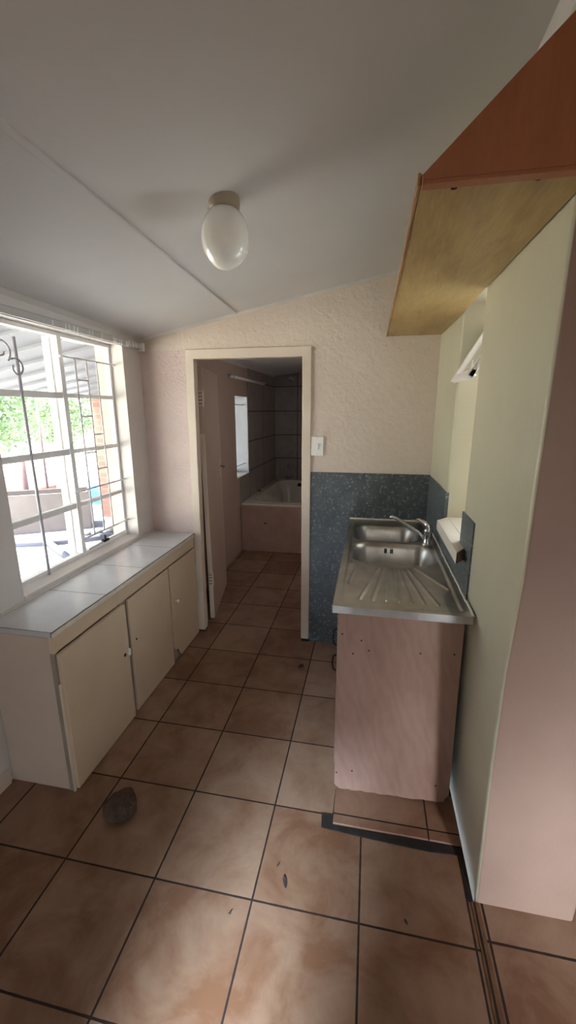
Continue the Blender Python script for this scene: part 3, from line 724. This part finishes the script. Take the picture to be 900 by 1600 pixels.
bt = empty('bathtub', 'built in white enamel bathtub with a plastered pinkish front', 'bathtub', (0, 4.3, 0))
TX0, TX1, TY0_, TY1_, TZ = BX + .008, .44, 3.425, BY1 - .003, .555
bm = bmesh.new(); nx, ny = 60, 120; G = []
def tz(x, y):
    d = rr(x, y, (TX0 + .075, TX1 - .055, TY0_ + .13, TY1_ - .10), .20); return TZ - .40 * sm(.0, -.17, d) + .006 * sm(.02, -.0, d) - .006 * sm(0, -.03, d)
for j in range(ny + 1): G.append([bm.verts.new((TX0 + (TX1 - TX0) * i / nx, TY0_ + .02 + (TY1_ - TY0_ - .02) * j / ny, tz(TX0 + (TX1 - TX0) * i / nx, TY0_ + .02 + (TY1_ - TY0_ - .02) * j / ny))) for i in range(nx + 1)])
for j in range(ny):
    for i in range(nx): bm.faces.new((G[j][i], G[j][i + 1], G[j + 1][i + 1], G[j + 1][i]))
lo_ = [bm.verts.new((v.co.x, v.co.y - .004, TZ - .03)) for v in G[0]]
for i in range(nx): bm.faces.new((G[0][i], lo_[i], lo_[i + 1], G[0][i + 1]))
obj('tub', bm, 'enamel', bt, True, recalc=False)
bm = bmesh.new(); box(bm, TX0 - .004, .996, TY0_ - .005, TY0_ + .035, 0, TZ - .016); ap = bevel(obj('bath_front', bm, 'bath_apron', bt), .010, 3)
bm = bmesh.new(); box(bm, TX1, .996, TY0_, TY1_, 0, TZ - .002); obj('bath_surround', bm, 'bath_apron', bt)
bm = bmesh.new(); cyl(bm, (-.10, TY0_ - .007, .34), (-.10, TY0_ - .002, .34), .010, n=10); obj('pipe_hole', bm, 'black', ap)
bm = bmesh.new(); cyl(bm, (.015, TY1_ - .150, .490), (.015, TY1_ - .09, .500), .030, n=20); obj('overflow', bm, 'black', bt, True)
bm = bmesh.new(); cyl(bm, (-.375, 4.18, TZ + .001), (-.355, 4.18, TZ + .008), .012, n=10); obj('bath_plug', bm, 'black', bt)
# taps and shower
tpb = empty('bath_tap', 'dark round bath tap on the tiled end wall', 'tap', (-.16, BY1, .74))
bm = bmesh.new(); cyl(bm, (-.16, BY1, .745), (-.16, BY1 - .045, .745), .035, .028, 20); cyl(bm, (-.16, BY1 - .045, .745), (-.16, BY1 - .07, .745), .018, .02, 16); obj('tap_handle', bm, 'brass', tpb, True)
bm = bmesh.new(); tube(bm, [(-.16, BY1, .60), (-.16, BY1 - .09, .60), (-.16, BY1 - .12, .575)], .013, 12); tube(bm, [(-.22, BY1, .60), (-.10, BY1 - .0, .60)], .012, 10); obj('tap_spout', bm, 'brass', tpb, True)
shw = empty('shower_fitting', 'grey shower head high on the bathroom end wall', 'shower head', (-.10, BY1, 2.02))
bm = bmesh.new(); tube(bm, [(-.06, BY1, 2.06), (-.07, BY1 - .05, 2.065), (-.10, BY1 - .12, 2.035)], .009, 10); obj('shower_arm', bm, 'chrome', shw, True)
bm = bmesh.new(); cyl(bm, (-.10, BY1 - .12, 2.035), (-.11, BY1 - .145, 2.00), .020, .055, 24); obj('shower_rose', bm, 'rail_white', shw, True)
rr_ = empty('shower_rail', 'white curtain rail above the small bathroom window', 'curtain rail', (-.34, 3.2, 1.905))
bm = bmesh.new(); tube(bm, [(-.345, 3.12, 1.905), (-.345, 4.44, 1.905)], .014, 12); obj('rail', bm, 'white_plastic', rr_, True)
for y in (3.15, 4.38): bm = bmesh.new(); cyl(bm, (BX, y, 1.905), (-.325, y, 1.905), .018, n=14); obj('rail_bracket', bm, 'rail_white', rr_, True)

# ------------------------------------------------------------------ loose things on the floor
bm = bmesh.new(); bmesh.ops.create_icosphere(bm, subdivisions=5, radius=1)
for v in bm.verts:
    p = v.co.copy(); a = math.atan2(p.y, p.x)
    r = 1 + .12 * noise.noise(p * 1.5) + .05 * noise.noise(p * 4.5)
    tip = 1 + .28 * math.exp(-((a - 1.35) / .45) ** 2) * (1 - p.z * p.z)
    q = Vector((p.x * .066 * r, p.y * .058 * r * tip, p.z * .042 * r))
    q.z += .010 * (p.y > 0) * p.y
    v.co = (q.x, q.y, max(q.z, -.030) + .030)
bmesh.ops.rotate(bm, verts=bm.verts, cent=(0, 0, 0), matrix=Matrix.Rotation(.22, 3, 'Z'))
bmesh.ops.translate(bm, verts=bm.verts, vec=(.098, .196, .001))
tag(obj('stone', bm, 'stone', None, True), 'dark grey pointed stone lying on the floor tiles', 'stone')
def scrap(x, y, l, w, a, label):
    bm = bmesh.new(); n = 14; t = []; b_ = []
    for i in range(n):
        th = 2 * PI * i / n; px, py = l / 2 * math.cos(th), w / 2 * math.sin(th) * (1.1 + .3 * math.cos(th)) * (1 + .15 * math.sin(3 * th))
        X_, Y_ = px * math.cos(a) - py * math.sin(a), px * math.sin(a) + py * math.cos(a)
        t.append(bm.verts.new((x + X_, y + Y_, .0025 + .002 * abs(math.cos(th))))); b_.append(bm.verts.new((x + X_, y + Y_, .0006)))
    bm.faces.new(t); bm.faces.new(b_[::-1])
    for i in range(n): bm.faces.new((t[i], t[(i + 1) % n], b_[(i + 1) % n], b_[i]))
    return tag(obj('dry_leaf', bm, 'dryleaf', None), label, 'dry leaf', 'bits of dry leaf on the floor')
scrap(.797, .072, .036, .011, 1.95, 'largest dark dry leaf on the floor tile before the black gap')
scrap(.762, .125, .018, .004, 1.2, 'tiny thin leaf bit behind the largest dry leaf')
scrap(1.197, .032, .016, .006, 2.2, 'small curled leaf bit on the tile in front of the sink panel')
scrap(.649, 1.32, .040, .026, .8, 'reddish brown smudge of leaf near the doorway foot')
scrap(.640, -.050, .010, .005, .8, 'speck of leaf nearest the camera left of the tile joint')

# ------------------------------------------------------------------ outdoors, seen through the window
struct(obj('ground_yard', B(-40, -.70, -20, 50, -.30, -.25), 'yard'), 'bright dusty yard beyond the porch', 'ground')
struct(obj('porch_floor', B(-3.9, -.70, -2, 8, -.25, -.10), 'paving'), 'pale paved porch floor outside the window', 'ground')
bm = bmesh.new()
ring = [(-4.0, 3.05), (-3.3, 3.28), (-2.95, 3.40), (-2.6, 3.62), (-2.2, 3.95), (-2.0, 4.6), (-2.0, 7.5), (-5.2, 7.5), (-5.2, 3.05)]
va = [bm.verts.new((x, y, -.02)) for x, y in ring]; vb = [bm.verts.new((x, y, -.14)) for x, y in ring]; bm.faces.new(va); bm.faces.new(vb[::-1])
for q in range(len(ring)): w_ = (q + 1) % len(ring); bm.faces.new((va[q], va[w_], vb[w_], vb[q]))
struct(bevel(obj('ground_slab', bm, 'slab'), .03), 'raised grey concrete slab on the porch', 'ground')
# porch roof with ribs
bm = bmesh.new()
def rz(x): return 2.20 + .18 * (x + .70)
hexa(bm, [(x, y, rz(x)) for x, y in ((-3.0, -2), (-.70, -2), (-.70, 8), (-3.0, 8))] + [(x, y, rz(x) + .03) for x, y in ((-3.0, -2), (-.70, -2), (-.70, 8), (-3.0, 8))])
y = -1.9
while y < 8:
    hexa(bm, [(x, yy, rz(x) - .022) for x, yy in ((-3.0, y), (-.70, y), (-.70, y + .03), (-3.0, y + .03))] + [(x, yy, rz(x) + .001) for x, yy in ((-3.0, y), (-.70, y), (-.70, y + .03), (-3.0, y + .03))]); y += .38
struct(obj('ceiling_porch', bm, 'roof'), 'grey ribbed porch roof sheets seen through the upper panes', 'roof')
# brick pillar
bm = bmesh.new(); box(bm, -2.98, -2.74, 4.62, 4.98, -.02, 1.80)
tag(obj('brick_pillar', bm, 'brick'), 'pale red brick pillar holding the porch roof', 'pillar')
# box
bx_ = empty('storage_box', 'open pale grey box standing on the porch slab', 'box', (-3.3, 3.75, -.02))
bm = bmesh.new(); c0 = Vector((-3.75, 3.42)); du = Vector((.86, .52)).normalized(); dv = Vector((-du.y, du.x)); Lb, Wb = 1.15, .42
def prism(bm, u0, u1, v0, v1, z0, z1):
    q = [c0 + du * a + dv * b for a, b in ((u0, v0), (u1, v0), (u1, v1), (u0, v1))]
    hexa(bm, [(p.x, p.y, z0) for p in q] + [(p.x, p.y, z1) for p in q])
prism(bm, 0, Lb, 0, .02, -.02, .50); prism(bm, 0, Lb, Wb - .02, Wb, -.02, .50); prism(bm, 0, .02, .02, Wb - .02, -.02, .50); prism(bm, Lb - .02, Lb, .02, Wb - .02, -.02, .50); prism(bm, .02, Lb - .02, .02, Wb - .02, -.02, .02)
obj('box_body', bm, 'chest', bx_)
# beam
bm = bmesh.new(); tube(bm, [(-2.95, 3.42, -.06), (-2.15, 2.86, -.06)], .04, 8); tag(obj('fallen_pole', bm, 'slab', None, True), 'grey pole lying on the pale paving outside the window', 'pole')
# stones outside
random.seed(12)
for i, (x, y, s, lb) in enumerate(((-2.62, 3.72, .050, 'pale pebble nearest the grey pole outside'), (-2.52, 3.83, .055, 'middle pale pebble of the three on the slab'), (-2.40, 3.92, .058, 'pale pebble of the slab nearest the brick pillar'))):
    bm = bmesh.new(); bmesh.ops.create_icosphere(bm, subdivisions=3, radius=s)
    for v in bm.verts: v.co *= 1 + .25 * noise.noise(v.co * 14 + Vector((i, 0, 0))); v.co.z *= .7
    bmesh.ops.translate(bm, verts=bm.verts, vec=(x, y, -.02 + s * .6)); tag(obj('pebble', bm, 'paving', None, True), lb, 'pebble', 'pebbles on the porch slab')
# tarp heap behind the pillar line
bm = bmesh.new(); n = 26; G = []
for j in range(n + 1):
    G.append([])
    for i in range(n + 1):
        a, b = i / n, j / n; e = min(a, 1 - a, b, 1 - b) * 4; e = min(e, 1)
        G[-1].append(bm.verts.new((-4.3 + 1.7 * a, 5.4 + 1.0 * b, -.02 + e ** .5 * (.56 + .18 * noise.noise(Vector((a * 3, b * 3, 1)))))))
for j in range(n):
    for i in range(n): bm.faces.new((G[j][i], G[j][i + 1], G[j + 1][i + 1], G[j + 1][i]))
tag(obj('blue_tarpaulin', bm, 'tarp', None, True), 'crumpled blue tarpaulin heap behind the burglar bars', 'tarpaulin')
bm = bmesh.new(); bmesh.ops.create_icosphere(bm, subdivisions=4, radius=.26)
for v in bm.verts: v.co *= 1 + .3 * noise.noise(v.co * 3); v.co.z *= .75
bmesh.ops.translate(bm, verts=bm.verts, vec=(-2.30, 4.30, .17)); tag(obj('earth_mound', bm, 'redbank', None, True), 'reddish brown bag like mound in front of the brick pillar', 'mound')
# rusty posts
for x, y, h, r, lb in ((-5.0, 5.35, 1.05, .05, 'thick reddish fence post with a dark top'), (-5.6, 5.15, 1.35, .06, 'tall reddish post at the left edge of the window view'), (-4.9, 5.75, 1.9, .022, 'thin tall reddish pole between the two fence posts')):
    bm = bmesh.new(); cyl(bm, (x, y, -.25), (x + .02, y, h), r, r * .9, 12); tag(obj('fence_post', bm, 'rust', None, True), lb, 'fence post', 'fence posts in the yard')
bm = bmesh.new(); box(bm, -6.6, -5.3, 5.9, 6.5, -.25, .12); tag(bevel(obj('red_kerb', bm, 'redbank'), .05, 3), 'low red earth kerb in the yard', 'kerb')
# trees
def tree(x, y, h, r, seed, lb):
    random.seed(seed); t = empty('tree', lb, 'tree', (x, y, -.25), 'trees in the yard')
    bm = bmesh.new(); tube(bm, [(x, y, -.3), (x + .1, y, h * .3), (x, y + .1, h * .6)], .1, 8, [.14, .11, .07]); obj('trunk', bm, 'bark', t, True)
    bm = bmesh.new()
    for i in range(5200):
        d = Vector((random.gauss(0, 1), random.gauss(0, 1), random.gauss(0, 1))).normalized() * (random.random() ** .4)
        c = Vector((x + d.x * r, y + d.y * r, h * .62 + d.z * r * .85)); c += Vector([noise.noise(c * 1.3 + Vector((k_, 0, 0))) * .35 for k_ in (0, 9, 18)])
        a = Vector((random.gauss(0, 1), random.gauss(0, 1), random.gauss(0, 1))).normalized(); b = a.orthogonal().normalized(); s = random.uniform(.05, .10)
        bm.faces.new([bm.verts.new(c + a * s), bm.verts.new(c + b * s * .5), bm.verts.new(c - a * s), bm.verts.new(c - b * s * .5)])
    obj('foliage', bm, 'leaf', t, recalc=False)
tree(-8.6, 8.0, 2.9, 1.6, 1, 'leafy green tree at the left of the window view')
tree(-10.0, 12.5, 2.8, 1.5, 2, 'paler green tree farther back behind the steel mullion')
